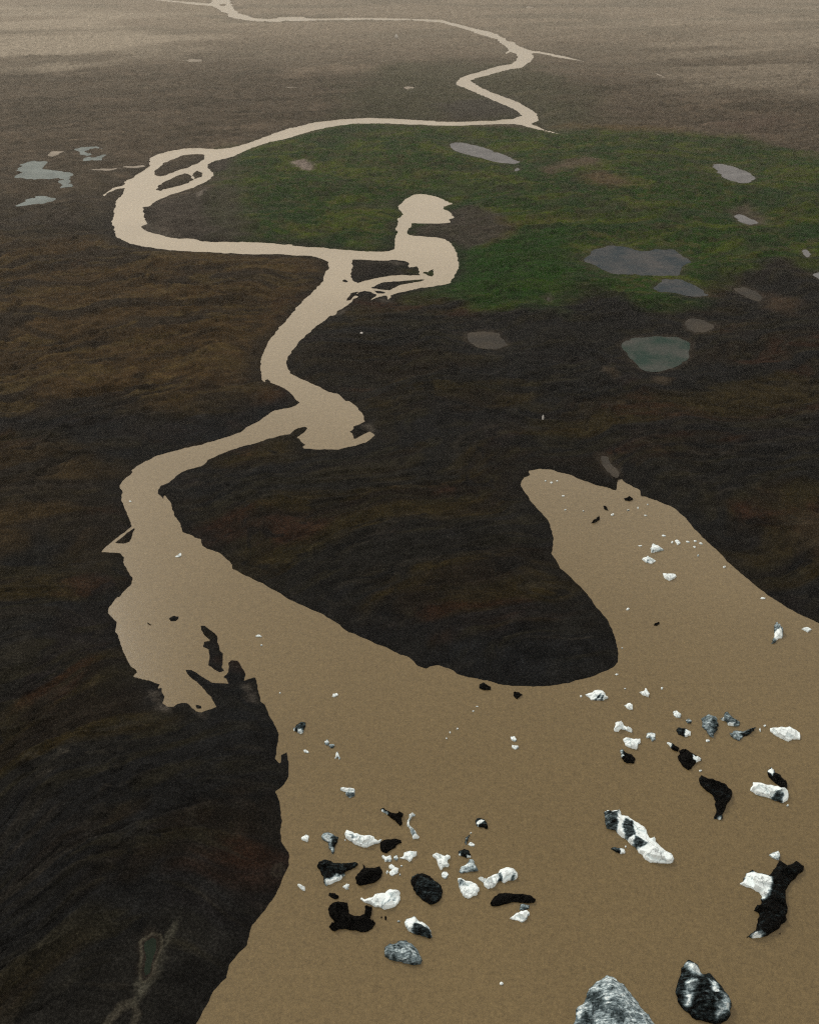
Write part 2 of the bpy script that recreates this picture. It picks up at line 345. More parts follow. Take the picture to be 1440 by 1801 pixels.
# meadow
grn = zone([(405,262),(470,248),(600,221),(760,221),(1100,238),(1300,248),(1440,285),(1900,330),(1900,450),(1440,462),(1320,468),(1240,518),(1130,540),(1040,512),(960,545),(860,545),(760,520),(760,430),(700,437),(600,438),(470,425),(415,385)], 13, seed=3)
lay((0.0135, 0.040, 0.0035), 0.98 * grn)
lay((0.050, 0.068, 0.0060), 0.8 * grn * ss(0.48, 0.62, n_mid))
lay((0.006, 0.019, 0.004), 0.75 * grn * ss(0.74, 0.88, thr2))
lay((0.050, 0.042, 0.014), 0.55 * grn * ss(0.54, 0.66, n_sm))
lay((0.012, 0.030, 0.011), 0.6 * grn * ss(0.50, 0.68, n_str))
lay((0.033, 0.034, 0.017), 0.6 * grn * ss(0.54, 0.72, fbm(X / 7, Y / 5, 351, 4)))
g3 = zone([(620,120),(900,110),(1010,160),(1080,235),(960,232),(880,212),(620,212)], 30, seed=4)
lay((0.033, 0.042, 0.020), 0.55 * g3)
g4 = zone([(325,350),(400,330),(430,420),(365,415)], 6, seed=5)
lay((0.020, 0.034, 0.011), 0.6 * g4)
grn2 = zone([(800,440),(1000,400),(1000,520),(860,540),(780,505)], 8, seed=6)
lay((0.007, 0.036, 0.0022), 0.65 * grn2)
# bare patches in the meadow
for k, (pp, sft, c, a) in enumerate([
   ([(780,372),(830,365),(880,385),(905,405),(880,428),(820,440),(800,425),(720,418),(735,400)], 4, (0.040, 0.032, 0.028), .85),
   ([(850,440),(905,415),(905,400),(870,390),(895,410)], 4, (0.060, 0.048, 0.018), .7),
   ([(950,300),(985,290),(1030,283),(1062,290),(1050,298),(1000,302),(965,308)], 6, (0.085, 0.062, 0.045), .8),
   ([(1022,312),(1060,306),(1110,325),(1100,335),(1050,330),(1025,322)], 6, (0.075, 0.050, 0.030), .8),
   ([(512,290),(535,284),(552,297),(545,306),(525,303)], 2.5, (0.20, 0.165, 0.145), .95),
   ([(250,360),(330,340),(360,345),(375,400),(440,415),(350,418),(270,405)], 6, (0.045, 0.038, 0.032), .85),
   ([(370,345),(420,330),(440,400),(400,420),(375,390)], 7, (0.050, 0.044, 0.034), .6),
   ([(365,290),(385,278),(410,272),(405,300),(375,302)], 4, (0.04, 0.034, 0.03), .85),
   ([(1280,372),(1310,366),(1345,385),(1350,400),(1310,400)], 5, (0.075, 0.058, 0.045), .7),
   ([(980,225),(1100,228),(1200,232),(1190,238),(1060,238)], 9, (0.090, 0.060, 0.022), .6),
   ([(1240,225),(1360,205),(1400,225),(1330,240)], 18, (0.085, 0.058, 0.045), .6),
   ([(760,190),(890,170),(915,205),(800,210)], 9, (0.034, 0.031, 0.032), .6),
   ([(345,352),(352,342),(364,334),(360,345),(350,356)], 1.8, (0.16, 0.14, 0.12), .9),
   ([(262,410),(285,403),(320,418),(350,420),(300,415)], 3, (0.16, 0.135, 0.11), .55),
   ([(1350,520),(1400,540),(1390,560),(1350,550)], 5, (0.060, 0.038, 0.022), .6),
   ([(1060,655),(1085,665),(1080,675),(1060,668)], 2, (0.06, 0.045, 0.03), .6),
   ([(1150,668),(1180,676),(1170,686),(1145,680)], 2, (0.06, 0.045, 0.03), .6),
   ([(1380,925),(1440,915),(1500,940),(1440,975),(1400,965)], 6, (0.036, 0.028, 0.017), .75),
   ([(640,745),(655,735),(662,760),(650,770)], 2, (0.03, 0.027, 0.024), .6),
 ]):
    lay(c, a * zone(pp, sft, seed=10 + k, n=0.5))
# pale dry sand flats
sand = zone([(-400,10),(0,14),(150,18),(440,34),(440,46),(250,58),(370,70),(250,100),(100,132),(0,122),(-400,160)], 45, seed=40)
lay((0.36, 0.31, 0.24), 0.8 * sand * ss(0.30, 0.60, fbm(u1 / 170, v1 / 75, 361, 6)))
sand2 = zone([(1060,25),(1440,10),(1900,30),(1900,190),(1440,175),(1180,150),(1090,80)], 60, seed=41)
lay((0.33, 0.28, 0.215), 0.42 * sand2 * ss(0.44, 0.68, fbm((X * .96 + Y * .28) / 240, (-X * .28 + Y * .96) / 40, 371, 5)))
sand3 = zone([(500,125),(580,118),(660,120),(660,130),(600,132),(520,135)], 22, seed=42)
lay((0.19, 0.15, 0.11), 0.75 * sand3)
# dark wet shore and trough bands
wet = 1 - ss(0.3, 7 , d + 5 * (n_mid - 0.5))
lay((0.0092, 0.0092, 0.0090), 0.55 * wet * (1 - 0.6 * hazed_plain) * (d > 0))
for k, (pp, sft, a) in enumerate([
   ([(-200,735),(120,738),(250,725),(380,735),(500,712),(500,735),(430,765),(300,785),(200,795),(0,765),(-200,770)], 7, .8),
   ([(505,640),(540,660),(640,690),(760,720),(700,680),(600,650),(560,640)], 8, .5),
   ([(0,1000),(100,985),(210,985),(225,1020),(200,1050),(100,1020)], 6, .6),
   ([(280,1170),(330,1120),(400,1150),(450,1190),(490,1250),(490,1300),(420,1290),(330,1260),(260,1230)], 4, .55),
   ([(1240,920),(1300,960),(1440,1060),(1440,1030),(1330,950)], 6, .5),
   ([(640,1060),(800,1100),(950,1150),(1080,1170),(960,1205),(850,1195),(720,1150)], 7, .45),
   ]):
    lay((0.0085, 0.0098, 0.0115), a * zone(pp, sft, seed=60 + k))
for k, (pp, sf_) in enumerate([(Z(180,1050,4.235,[(1040,630),(1085,650),(1110,720),(1140,780),(1100,760),(1060,690)]), 1.2), (Z(180,1050,4.235,[(350,700),(430,690),(420,740),(500,820),(490,860),(400,800)]), 1.2),
   (Z(180,1050,4.235,[(660,830),(720,850),(790,880),(760,900),(700,870)]), 1.0), (Z(540,320,4.5,[(640,640),(700,625),(780,650),(700,665)]), 1.8), (Z(540,320,4.5,[(560,930),(640,915),(680,960),(600,950)]), 1.8),
   (Z(420,540,5.143,[(890,40),(980,15),(960,50),(900,70)]), 1.5), (Z(420,540,5.143,[(1100,1060),(1200,1060),(1230,1100),(1180,1110)]), 1.0), ([(205,395),(215,380),(260,410),(330,420),(280,405),(255,385)], 2.5)]):
    lay((0.075, 0.066, 0.055), 0.6 * zone(pp, sf_, seed=120 + k))
# mineral rims round the pools at the near left shore and silt streaks
pool = sdf(world(PONDS[24][0], POND_Z), 25.0)
lay((0.066, 0.062, 0.046), 0.9 * (1 - ss(0.08, 0.30, np.abs(pool - 0.35 - 0.5 * (n_sm - .5)))))
for k, pp in enumerate([[(195,1801),(215,1775),(235,1768),(240,1785),(222,1830),(205,1850),(190,1850),(180,1830)], [(485,1522),(490,1519),(493,1526),(488,1532),(483,1529)]]):
    q = sdf(world(pp, 1.0), 12.0); lay((0.055, 0.05, 0.038), (0.8 - .5 * k) * (1 - ss(0.1, 0.9, np.abs(q - 0.2) + 1.0 * (fine - .5))))
lay((0.062, 0.060, 0.046), 0.75 * zone([(232,1772),(245,1730),(262,1728),(300,1640),(315,1625),(298,1660),(268,1740),(250,1760)], 0.8, seed=90))
lay((0.05, 0.045, 0.034), 0.5 * zone([(60,1525 - 180),(150,1330),(200,1340),(150,1338)], 1.5, seed=91) * ss(.5, .6, fine))
rs = np.random.default_rng(7)
lay((0.052, 0.042, 0.032), 0.4 * (1 - ss(0.2, 1.4 + 0.003 * dist, d_pond + (1.2 + 0.006 * dist) * (n_sm - .5))) * (d_pond < 25))
fk = 1 - 0.65 * ss(400, 1300, dist)
var = (1 + (0.76 * fine - 0.38) * fk) * (1 + 0.30 * np.exp(-dist / 700) * (rs.random((NR, NC)) - 0.5)) * (0.8 + 0.4 * n_sm)
col *= var[..., None]

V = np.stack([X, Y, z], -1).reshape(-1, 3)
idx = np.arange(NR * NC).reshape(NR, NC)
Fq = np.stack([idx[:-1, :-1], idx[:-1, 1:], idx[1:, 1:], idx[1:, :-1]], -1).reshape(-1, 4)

m_ground, n, p = mat('soil_and_moss')
at = node(n, 'ShaderNodeAttribute', attribute_name='soil')
geo = node(n, 'ShaderNodeNewGeometry')
g1 = noise_node(n, 2.6, 5, 0.75, geo.outputs['Position'])
g2 = noise_node(n, 0.28, 5, 0.65, geo.outputs['Position'])
r1 = ramp(n, g1.outputs['Fac'], [(0.3, 0.30), (0.5, 0.85), (0.70, 2.3)])
r2 = ramp(n, g2.outputs['Fac'], [(0.3, 0.65), (0.7, 1.35)])
c1 = mixc(n, 1.0, at.outputs['Color'], r1.outputs[0], 'MULTIPLY'); c2 = mixc(n, 1.0, c1, r2.outputs[0], 'MULTIPLY')
n.links.new(c2, p.inputs['Base Color'])
p.inputs['Roughness'].default_value = 0.95; p.inputs['Specular IOR Level'].default_value = 0.03
bmp = node(n, 'ShaderNodeBump'); bmp.inputs['Strength'].default_value = 0.8; bmp.inputs['Distance'].default_value = 0.35
n.links.new(g1.outputs['Fac'], bmp.inputs['Height']); n.links.new(bmp.outputs[0], p.inputs['Normal'])
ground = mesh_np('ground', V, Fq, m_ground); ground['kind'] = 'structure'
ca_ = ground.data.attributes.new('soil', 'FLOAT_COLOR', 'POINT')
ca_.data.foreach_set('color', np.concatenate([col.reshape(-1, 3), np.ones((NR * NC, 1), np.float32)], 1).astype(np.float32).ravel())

# ------------------------------------------------------------------ river water
m_w, n, p = mat('silty_water')
geo = node(n, 'ShaderNodeNewGeometry')
sep = node(n, 'ShaderNodeSeparateXYZ'); n.links.new(geo.outputs['Position'], sep.inputs[0])
big = noise_node(n, 0.02, 4, 0.55, geo.outputs['Position'])
sp1 = noise_node(n, 2.2, 3, 0.8, geo.outputs['Position'])
# base colour pales with distance: sky reflection and haze painted into the water
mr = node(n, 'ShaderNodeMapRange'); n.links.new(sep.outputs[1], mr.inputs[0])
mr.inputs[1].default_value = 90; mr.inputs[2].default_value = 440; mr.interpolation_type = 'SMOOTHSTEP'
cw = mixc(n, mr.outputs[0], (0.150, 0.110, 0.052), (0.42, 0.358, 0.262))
cb = ramp(n, big.outputs['Fac'], [(0.3, 0.93), (0.7, 1.07)])
sp2 = noise_node(n, 9.0, 2, 0.7, geo.outputs['Position']); sp3 = noise_node(n, 0.8, 3, 0.8, geo.outputs['Position'])
spk = mathn(n, 'ADD', mathn(n, 'MULTIPLY', sp1.outputs['Fac'], 0.35), mathn(n, 'ADD', mathn(n, 'MULTIPLY', sp2.outputs['Fac'], 0.45), mathn(n, 'MULTIPLY', sp3.outputs['Fac'], 0.2)))
cs = ramp(n, spk, [(0.37, 0.55), (0.63, 1.45)])
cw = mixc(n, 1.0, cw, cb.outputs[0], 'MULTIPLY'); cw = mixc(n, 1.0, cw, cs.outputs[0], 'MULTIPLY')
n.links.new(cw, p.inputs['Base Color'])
p.inputs['Roughness'].default_value = 0.24; p.inputs['IOR'].default_value = 1.33
rb = noise_node(n, 4.5, 3, 0.7, geo.outputs['Position'])
bm_ = node(n, 'ShaderNodeBump'); bm_.inputs['Strength'].default_value = 0.25; bm_.inputs['Distance'].default_value = 0.05
n.links.new(rb.outputs['Fac'], bm_.inputs['Height']); n.links.new(bm_.outputs[0], p.inputs['Normal'])
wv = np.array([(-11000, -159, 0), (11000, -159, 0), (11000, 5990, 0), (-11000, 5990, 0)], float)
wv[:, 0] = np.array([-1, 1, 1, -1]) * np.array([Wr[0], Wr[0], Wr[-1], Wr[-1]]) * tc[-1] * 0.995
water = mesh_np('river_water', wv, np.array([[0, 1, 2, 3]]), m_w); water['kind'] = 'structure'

# ------------------------------------------------------------------ ponds
def pond_mat(name, base, rough=0.12, edge=None):
    m, n, p = mat(name)
    geo = node(n, 'ShaderNodeNewGeometry')
    a = noise_node(n, 0.09, 4, 0.6, geo.outputs['Position']); r = ramp(n, a.outputs['Fac'], [(0.35, 0.0), (0.65, 1.0)])
    b = tuple(v * 0.75 for v in base) if edge is None else edge
    cc = mixc(n, r.outputs[0], base, b)
    s = noise_node(n, 2.2, 3, 0.8, geo.outputs['Position']); r = ramp(n, s.outputs['Fac'], [(0.3, 0.75), (0.7, 1.25)])
    n.links.new(mixc(n, 1.0, cc, r.outputs[0], 'MULTIPLY'), p.inputs['Base Color'])
    p.inputs['Roughness'].default_value = rough; p.inputs['IOR'].default_value = 1.33; p.inputs['Specular IOR Level'].default_value = 0.0  # specular off; the sky reflection is painted into the base colour
    return m
PM = {'blue': pond_mat('pale_blue_pond_water', (0.24, 0.275, 0.27)), 'silt': pond_mat('silty_pond_water', (0.34, 0.30, 0.25)),
      'grey': pond_mat('grey_pond_water', (0.21, 0.21, 0.215)), 'dark': pond_mat('blue_grey_pond_water', (0.042, 0.056, 0.066), 0.15, (0.085, 0.086, 0.088)),
      'mud': pond_mat('shallow_muddy_water', (0.050, 0.047, 0.043), 0.4, (0.070, 0.061, 0.050)), 'teal': pond_mat('green_grey_pond_water', (0.034, 0.056, 0.048), 0.15, (0.085, 0.085, 0.080)),
      'teal_dull': pond_mat('green_tinted_pool_water', (0.018, 0.026, 0.019), 0.5)}
from mathutils.geometry import tessellate_polygon
def rounded(P):
    for _ in range(2):
        Q = np.roll(P, -1, 0); P = np.stack([P * .8 + Q * .2, P * .2 + Q * .8], 1).reshape(-1, 2)
    return P
for pts, kind in PONDS:
    W = rounded(world(pts, POND_Z)); cen = W.mean(0)
    tri = tessellate_polygon([[Vector((a[0], a[1], 0)) for a in W]])
    V3 = np.concatenate([W - cen, np.zeros((len(W), 1))], 1)
    F3 = np.array(tri)
    e1 = V3[F3[:, 1]] - V3[F3[:, 0]]; e2 = V3[F3[:, 2]] - V3[F3[:, 0]]
    flip = (e1[:, 0] * e2[:, 1] - e1[:, 1] * e2[:, 0]) < 0
    F3[flip] = F3[flip][:, ::-1]
    o = mesh_np('pond_water', V3, F3, PM[kind], smooth=False)
    o.location = (cen[0], cen[1], POND_Z - 0.004); o['kind'] = 'structure'


# ------------------------------------------------------------------ icebergs
m_ice, n, p = mat('glacier_ice')
tcn = node(n, 'ShaderNodeTexCoord'); P_ = tcn.outputs['Object']
oi = node(n, 'ShaderNodeObjectInfo')
at = node(n, 'ShaderNodeAttribute', attribute_name='dirt')
nz = noise_node(n, 1.5, 7, 0.7, P_); nf = noise_node(n, 7.0, 5, 0.75, P_)
mp = node(n, 'ShaderNodeMapping'); mp.inputs['Scale'].default_value = (0.55, 2.6, 1.2); mp.inputs['Rotation'].default_value = (0, 0, 0.9)
n.links.new(P_, mp.inputs[0]); ns = noise_node(n, 1.3, 6, 0.7, mp.outputs[0])
s1 = mathn(n, 'SUBTRACT', nz.outputs['Fac'], 0.5); s2 = mathn(n, 'SUBTRACT', ns.outputs['Fac'], 0.5); s3 = mathn(n, 'SUBTRACT', nf.outputs['Fac'], 0.5)
q = mathn(n, 'ADD', mathn(n, 'MULTIPLY', s1, 0.9), mathn(n, 'MULTIPLY', s2, 1.25)); q = mathn(n, 'ADD', q, mathn(n, 'MULTIPLY', s3, 0.45))
dd = mathn(n, 'ADD', at.outputs['Fac'], q)
r = ramp(n, dd, [(0.26, (0.86, 0.95, 0.97)), (0.37, (0.46, 0.56, 0.60)), (0.52, (0.175, 0.23, 0.255)), (0.72, (0.040, 0.058, 0.064)), (0.86, (0.010, 0.015, 0.017)), (1.0, (0.0018, 0.0018, 0.0018))])
vo = node(n, 'ShaderNodeTexVoronoi', feature='DISTANCE_TO_EDGE'); vo.inputs['Scale'].default_value = 0.38
wv_ = noise_node(n, 1.2, 3, 0.6, P_)
va = node(n, 'ShaderNodeVectorMath', operation='ADD'); n.links.new(P_, va.inputs[0]); n.links.new(wv_.outputs['Color'], va.inputs[1]); n.links.new(va.outputs[0], vo.inputs['Vector'])
cr = ramp(n, vo.outputs['Distance'], [(0.0, 0.25), (0.022, 1.0)])
ci = mixc(n, 0.8, r.outputs[0], cr.outputs[0], 'MULTIPLY')
n.links.new(ci, p.inputs['Base Color'])
p.inputs['Roughness'].default_value = 0.6; p.inputs['Specular IOR Level'].default_value = 0.02
bp = node(n, 'ShaderNodeBump'); bp.inputs['Strength'].default_value = 0.4; bp.inputs['Distance'].default_value = 0.14
n.links.new(mathn(n, 'ADD', nz.outputs['Fac'], mathn(n, 'MULTIPLY', nf.outputs['Fac'], 0.5)), bp.inputs['Height']); n.links.new(bp.outputs[0], p.inputs['Normal'])

def psdf(P, x, y):
    P = np.asarray(P); Q = np.roll(P, -1, 0)
    d2 = np.full(x.shape, 1e9); ins = np.zeros(x.shape, bool); nx = np.zeros(x.shape); ny = np.zeros(x.shape)
    for (ax, ay), (bx, by) in zip(P, Q):
        dx, dy = bx - ax, by - ay
        t = np.clip(((x - ax) * dx + (y - ay) * dy) / (dx * dx + dy * dy + 1e-12), 0, 1)
        cx, cy = ax + t * dx, ay + t * dy; q = (x - cx) ** 2 + (y - cy) ** 2
        m = q < d2; d2 = np.where(m, q, d2); nx = np.where(m, cx, nx); ny = np.where(m, cy, ny)
        if ay != by: ins ^= ((ay > y) != (by > y)) & (x < ax + (y - ay) * dx / dy)
    d = np.sqrt(d2); return np.where(ins, -d, d), nx, ny
def roughen(P, amp, rng):
    out = []
    for i in range(len(P)):
        a = np.array(P[i]); b = np.array(P[(i + 1) % len(P)]); L = np.hypot(*(b - a)); nrm = np.array([-(b - a)[1], (b - a)[0]]) / (L + 1e-9)
        out.append(a)
        for t in (0.33, 0.66): out.append(a + (b - a) * t + nrm * L * amp * rng.uniform(-1, 1))
    return np.array(out)
GROUPS = {'iceberg': 'icebergs drifting on the muddy lagoon', 'ice_chunk': 'small ice chunks drifting on the muddy lagoon'}
def berg(pts, base, label, dark=(), light=(), H=None, name=None, z0=0.0, seed=None, split=None, sf=0.045, dval=1.25, lval=-0.1):
    """pts / dark / light: outlines in photo pixels; base: 0 clean .. 1.2 ash black"""
    W = world(pts, z0); cen = W.mean(0)
    seed = seed if seed is not None else int(abs(pts[0][0] * 7 + pts[0][1] * 13)) % 9973
    rng = random.Random(seed)
    W = roughen([a - cen for a in W], 0.10, rng)
    lo, hi = W.min(0), W.max(0); size = float(max(hi - lo)); mn = float(min(hi - lo))
    name = name or ('iceberg' if size > 2.6 else 'ice_chunk')
    if H is None: H = 0.30 * mn + 0.12
    cell = max(size / 90, min(0.10, size / 9))
    nx = int((hi[0] - lo[0]) / cell) + 3; ny = int((hi[1] - lo[1]) / cell) + 3
    gx, gy = np.meshgrid(lo[0] - cell + np.arange(nx) * cell, lo[1] - cell + np.arange(ny) * cell)
    s, qx, qy = psdf(W, gx, gy)
    inside = s < 0
    keep = inside[:-1, :-1] | inside[1:, :-1] | inside[:-1, 1:] | inside[1:, 1:]
    if not keep.any(): keep[:] = True
    qy_ = qy
    x = np.where(inside, gx, qx); y = np.where(inside, gy, qy); di = np.where(inside, -s, 0.0)
    # broken facets: each seed point owns a tilted plane
    K = 5 + int(size * 1.2); pl = [(rng.uniform(lo[0], hi[0]), rng.uniform(lo[1], hi[1]), rng.uniform(-.45, .45), rng.uniform(-.5, .2), rng.uniform(0.4, 1.05)) for _ in range(K)]
    best = np.full(x.shape, 1e9); fac = np.zeros(x.shape)
    xw = x + 0.15 * size * (fbm(x / (0.3 * size), y / (0.3 * size), seed, 3) - 0.5); yw = y + 0.15 * size * (fbm(x / (0.3 * size), y / (0.3 * size), seed + 5, 3) - 0.5)
    for (a, b, sx, sy, h0) in pl:
        q = np.hypot(xw - a, yw - b); m = q < best; best = np.where(m, q, best)
        fac = np.where(m, h0 * H + sx * (x - a) + sy * (y - b), fac)
    dm = di.max()
    south = ss(-0.2, 0.6, (y - qy_) / (di + 1e-6)) * (di > 0)
    edge = di * (0.9 + 2.4 * south) + 0.03
    top = np.clip(fac, 0.25 * H, 1.25 * H) * (0.55 + 0.45 * ss(0, dm, di))
    h = np.minimum(edge, top) + ss(0, 0.3 * dm, di) * H * (0.13 * (ridged(x / (0.22 * size), y / (0.22 * size), seed + 9, 4) - 0.6) + 0.10 * (fbm(x / 0.3, y / 0.3, seed + 3, 3) - 0.5))
    h = np.where(di > 0, np.maximum(h, 0.04), -0.12)
    dirt = np.full(x.shape, float(base)); dk = np.zeros(x.shape); lt = np.zeros(x.shape)
    soft = sf * size + 0.05
    jit = soft * 2.2 * (fbm(x / (soft * 2.5), y / (soft * 2.5), seed + 21, 3) - 0.5)
    for P in dark:
        q, _, _ = psdf(world(P, z0 + 0.4 * H) - cen, x, y); dk = np.maximum(dk, 1 - ss(-soft, soft, q + jit))
    for P in light:
        q, _, _ = psdf(world(P, z0 + 0.4 * H) - cen, x, y); lt = np.maximum(lt, 1 - ss(-soft, soft, q + jit))
    dirt = dirt + 0.05 + 0.16 * (1 - ss(0, 0.16, di)) + 0.10 * (fbm(x / (0.35 * size), y / (0.35 * size), seed + 40, 3) - .5)
    dirt = dirt * (1 - dk) + dval * dk; dirt = dirt * (1 - lt) + lval * lt
    V = np.stack([x, y, h], -1).reshape(-1, 3)
    idx = np.arange(nx * ny).reshape(ny, nx)
    F = np.stack([idx[:-1, :-1], idx[:-1, 1:], idx[1:, 1:], idx[1:, :-1]], -1)[keep]
    def build(nm, F, par):
        used = np.unique(F); rm = np.zeros(nx * ny, int); rm[used] = np.arange(len(used))
        o = mesh_np(nm, V[used], rm[F], m_ice, par, smooth=False); fattr(o, 'dirt', dirt.ravel()[used]); return o
    if split is None: split = bool(dark or light) and size > 2.0
    cls = np.full(keep.shape, -1); cls[keep] = (dirt.ravel()[F].mean(1) > 0.55).astype(int)
    parts = []
    if split:
        for rnd in range(14):
            lab = np.zeros(keep.shape, int); parts = []; small = False
            for i0, j0 in zip(*np.nonzero(keep)):
                if lab[i0, j0]: continue
                st = [(i0, j0)]; lab[i0, j0] = len(parts) + 1; cells = []
                while st:
                    i_, j_ = st.pop(); cells.append((i_, j_))
                    for a_, b_ in ((i_ + 1, j_), (i_ - 1, j_), (i_, j_ + 1), (i_, j_ - 1)):
                        if 0 <= a_ < cls.shape[0] and 0 <= b_ < cls.shape[1] and not lab[a_, b_] and cls[a_, b_] == cls[i_, j_]:
                            lab[a_, b_] = len(parts) + 1; st.append((a_, b_))
                parts.append(cells)
                if len(cells) < 0.02 * len(F) and len(F) > 50:
                    small = True
                    for c_ in cells: cls[c_] = 1 - cls[c_]
                    break
            if not small: break
        if small: parts = []
    if len(parts) > 1 and len(parts) < 9:
        fi = np.full(keep.shape, -1); fi[keep] = np.arange(len(F))
        o = bpy.data.objects.new(name, None); COL.objects.link(o)
        for cells in parts:
            build('ash_covered_ice' if cls[cells[0]] == 1 else 'clean_ice', F[[fi[c_] for c_ in cells]], o)
    else:
        o = build(name, F, None)
    o.location = (cen[0], cen[1], z0)
    o['label'] = label; o['category'] = 'iceberg' if name == 'iceberg' else 'ice chunk'
    o['group'] = GROUPS[name]
    return o
def dot(px, py, w_, h_, base, label, rot=0.0, **k):
    rng = random.Random(int(px * 31 + py * 17)); pts = []
    w_ = max(w_, 3.4); h_ = max(h_, 2.6)
    for i in range(9):
        a = 2 * math.pi * i / 9 + rng.uniform(-.2, .2); r_ = rng.uniform(0.72, 1.12) * (1.0 if rng.random() > .2 else .75)
        x_, y_ = math.cos(a) * w_ / 2 * r_, math.sin(a) * h_ / 2 * r_
        pts.append((px + x_ * math.cos(rot) - y_ * math.sin(rot), py + x_ * math.sin(rot) + y_ * math.cos(rot)))
    return berg(pts, base, label, **k)
a3 = lambda p: Z(480, 1180, 3, p)
b5 = lambda p: Z(500, 1400, 5.143, p)
c4 = lambda p: Z(640, 1400, 4.5, p)
d3 = lambda p: Z(980, 1180, 3.13, p)
e3 = lambda p: Z(1040, 1400, 3.6, p)
f3 = lambda p: Z(980, 1640, 3.13, p)
g2_ = lambda p: Z(900, 800, 2.667, p)

# --- lower left cluster and the open water above it
dot(492.7, 1219, 4, 4, 0, 'white speck of ice nearest the dark mud spit at left')
berg(a3([(310,137),(318,120),(340,118),(344,130),(325,141)]), 0, 'lone white ice chunk in open water left of centre, above the grey pair')
berg(a3([(118,300),(122,285),(150,268),(174,273),(172,295),(165,310),(160,327),(145,334),(130,325),(110,318),(105,306)]), 0.75, 'ragged black ice chunk with pale crumbs off the left dark shore', light=[a3([(130,310),(165,308),(160,334),(130,330)]), a3([(103,303),(116,303),(116,320),(103,318)])], lval=.3)
dot(574.5, 1306, 11, 11, 0.28, 'round pale grey ice chunk, the left of a touching pair')
dot(583.5, 1311.5, 11, 10, 0.42, 'rubbly grey ice chunk, the right of a touching pair')
berg(a3([(159,420),(172,415),(192,430),(185,436),(165,430)]), 0, 'small white ice sliver left of the pale grey pair')
berg(a3([(324,466),(334,428),(343,426),(350,445),(358,464),(348,470),(341,455),(332,464)]), 0.1, 'white arrow shaped ice chunk pointing up, below the grey pair')
berg(a3([(354,618),(372,613),(430,622),(434,636),(433,658),(405,672),(386,658),(380,638),(357,632)]), 0.15, 'flat white bar of ice with a grey lump hanging below its right end', dark=[a3([(380,641),(440,641),(430,675),(385,665)])], dval=.55)
berg(b5([(868,120),(890,106),(930,130),(965,150),(1010,158),(1050,150),(1078,158),(1060,200),(1064,265),(1040,272),(1010,235),(970,205),(940,180),(910,155),(880,142)]), 1.25, 'black triangular iceberg with a thin pale tail at its upper left', light=[b5([(868,105),(940,128),(940,160),(880,150)])], lval=.35)
berg(b5([(1130,195),(1128,165),(1160,150),(1187,170),(1180,187),(1155,187),(1140,215),(1130,260),(1165,290),(1192,330),(1224,375),(1210,390),(1163,392),(1145,340),(1128,290),(1106,265),(1110,225)]), 0.12, 'hooked white iceberg curling like a question mark, grey at mid length', dark=[b5([(1135,290),(1180,300),(1195,345),(1160,350)])], dval=.5)
berg(c4([(878,200),(890,176),(915,173),(950,183),(975,215),(982,255),(965,264),(940,250),(905,247),(886,235)]), 0.8, 'round black ice chunk crossed by a white stripe, alone at the top of its cluster', light=[c4([(888,215),(925,182),(952,190),(900,240)])])
dot(839, 1242.7, 6, 2.6, 0, 'thin white ice sliver, the upper of two below the black shore rocks')
dot(831.7, 1250.7, 4, 3, 0, 'tiny white ice chip, the lower of two below the black shore rocks')
dot(804.3, 1281.7, 5, 3, 0, 'tiny white ice chip at the top of a slanting row of three in open water')
dot(791.3, 1288.3, 3.4, 5, 0, 'tiny upright white ice chip in the middle of a slanting row of three')
dot(785, 1298.7, 3.4, 3.4, 0, 'tiny white ice chip at the bottom of a slanting row of three')
berg(a3([(1250,347),(1275,344),(1286,366),(1272,376),(1255,364)]), 0.05, 'pale oval ice chunk directly above the V shaped one')
berg(a3([(1252,376),(1265,393),(1292,394),(1295,405),(1275,418),(1258,405)]), 0.05, 'pale V shaped ice chunk in open water near the middle')
berg(a3([(1088,70),(1110,60),(1150,85),(1149,99),(1115,102),(1088,93)]), 1.2, 'flat black ice chunk just off the tip of the dark peninsula, left one')
berg(a3([(1266,113),(1290,110),(1317,125),(1300,140),(1285,152),(1270,136)]), 1.15, 'notched black ice chunk just off the dark peninsula, right one')
berg(b5([(148,385),(200,348),(226,360),(220,400),(208,422),(188,412),(165,402)]), -.1, 'small clean heart shaped white ice chunk at the left edge of the cluster')
berg(b5([(333,370),(350,338),(390,328),(440,345),(492,372),(484,410),(462,450),(457,500),(435,532),(423,500),(400,470),(400,425),(370,410),(343,395)]), 0.38, 'grey tooth shaped iceberg tapering down to a dark point', dark=[b5([(440,345),(500,360),(480,420),(450,480),(425,440)])], dval=.85)
berg(b5([(543,350),(563,305),(620,325),(680,350),(815,370),(822,390),(850,406),(872,390),(884,398),(860,427),(790,447),(750,467),(700,462),(640,442),(590,407),(556,382)]), 0.02, 'long white slab iceberg with grey smears at its left half', dark=[b5([(570,340),(640,360),(720,375),(720,392),(650,395),(600,380)])], dval=.48)
dot(607, 1478, 3.4, 3.4, 0, 'tiny white ice chip at the left end of the long white slab')
berg(b5([(863,450),(868,420),(905,396),(960,393),(1010,385),(1058,398),(1064,427),(1020,442),(1000,472),(960,492),(930,520),(890,512),(868,490)]), 1.25, 'black crescent iceberg touching the right tip of the long white slab')
berg(b5([(878,545),(893,533),(920,550),(935,543),(962,538),(974,580),(962,602),(935,592),(908,597)]), 0.1, 'white ribbed ice chunk below the black crescent iceberg')
berg(b5([(988,545),(1020,536),(1032,570),(1012,587),(988,572)]), 0.2, 'small greenish white ice chunk between the ribbed chunk and the bright wedge')
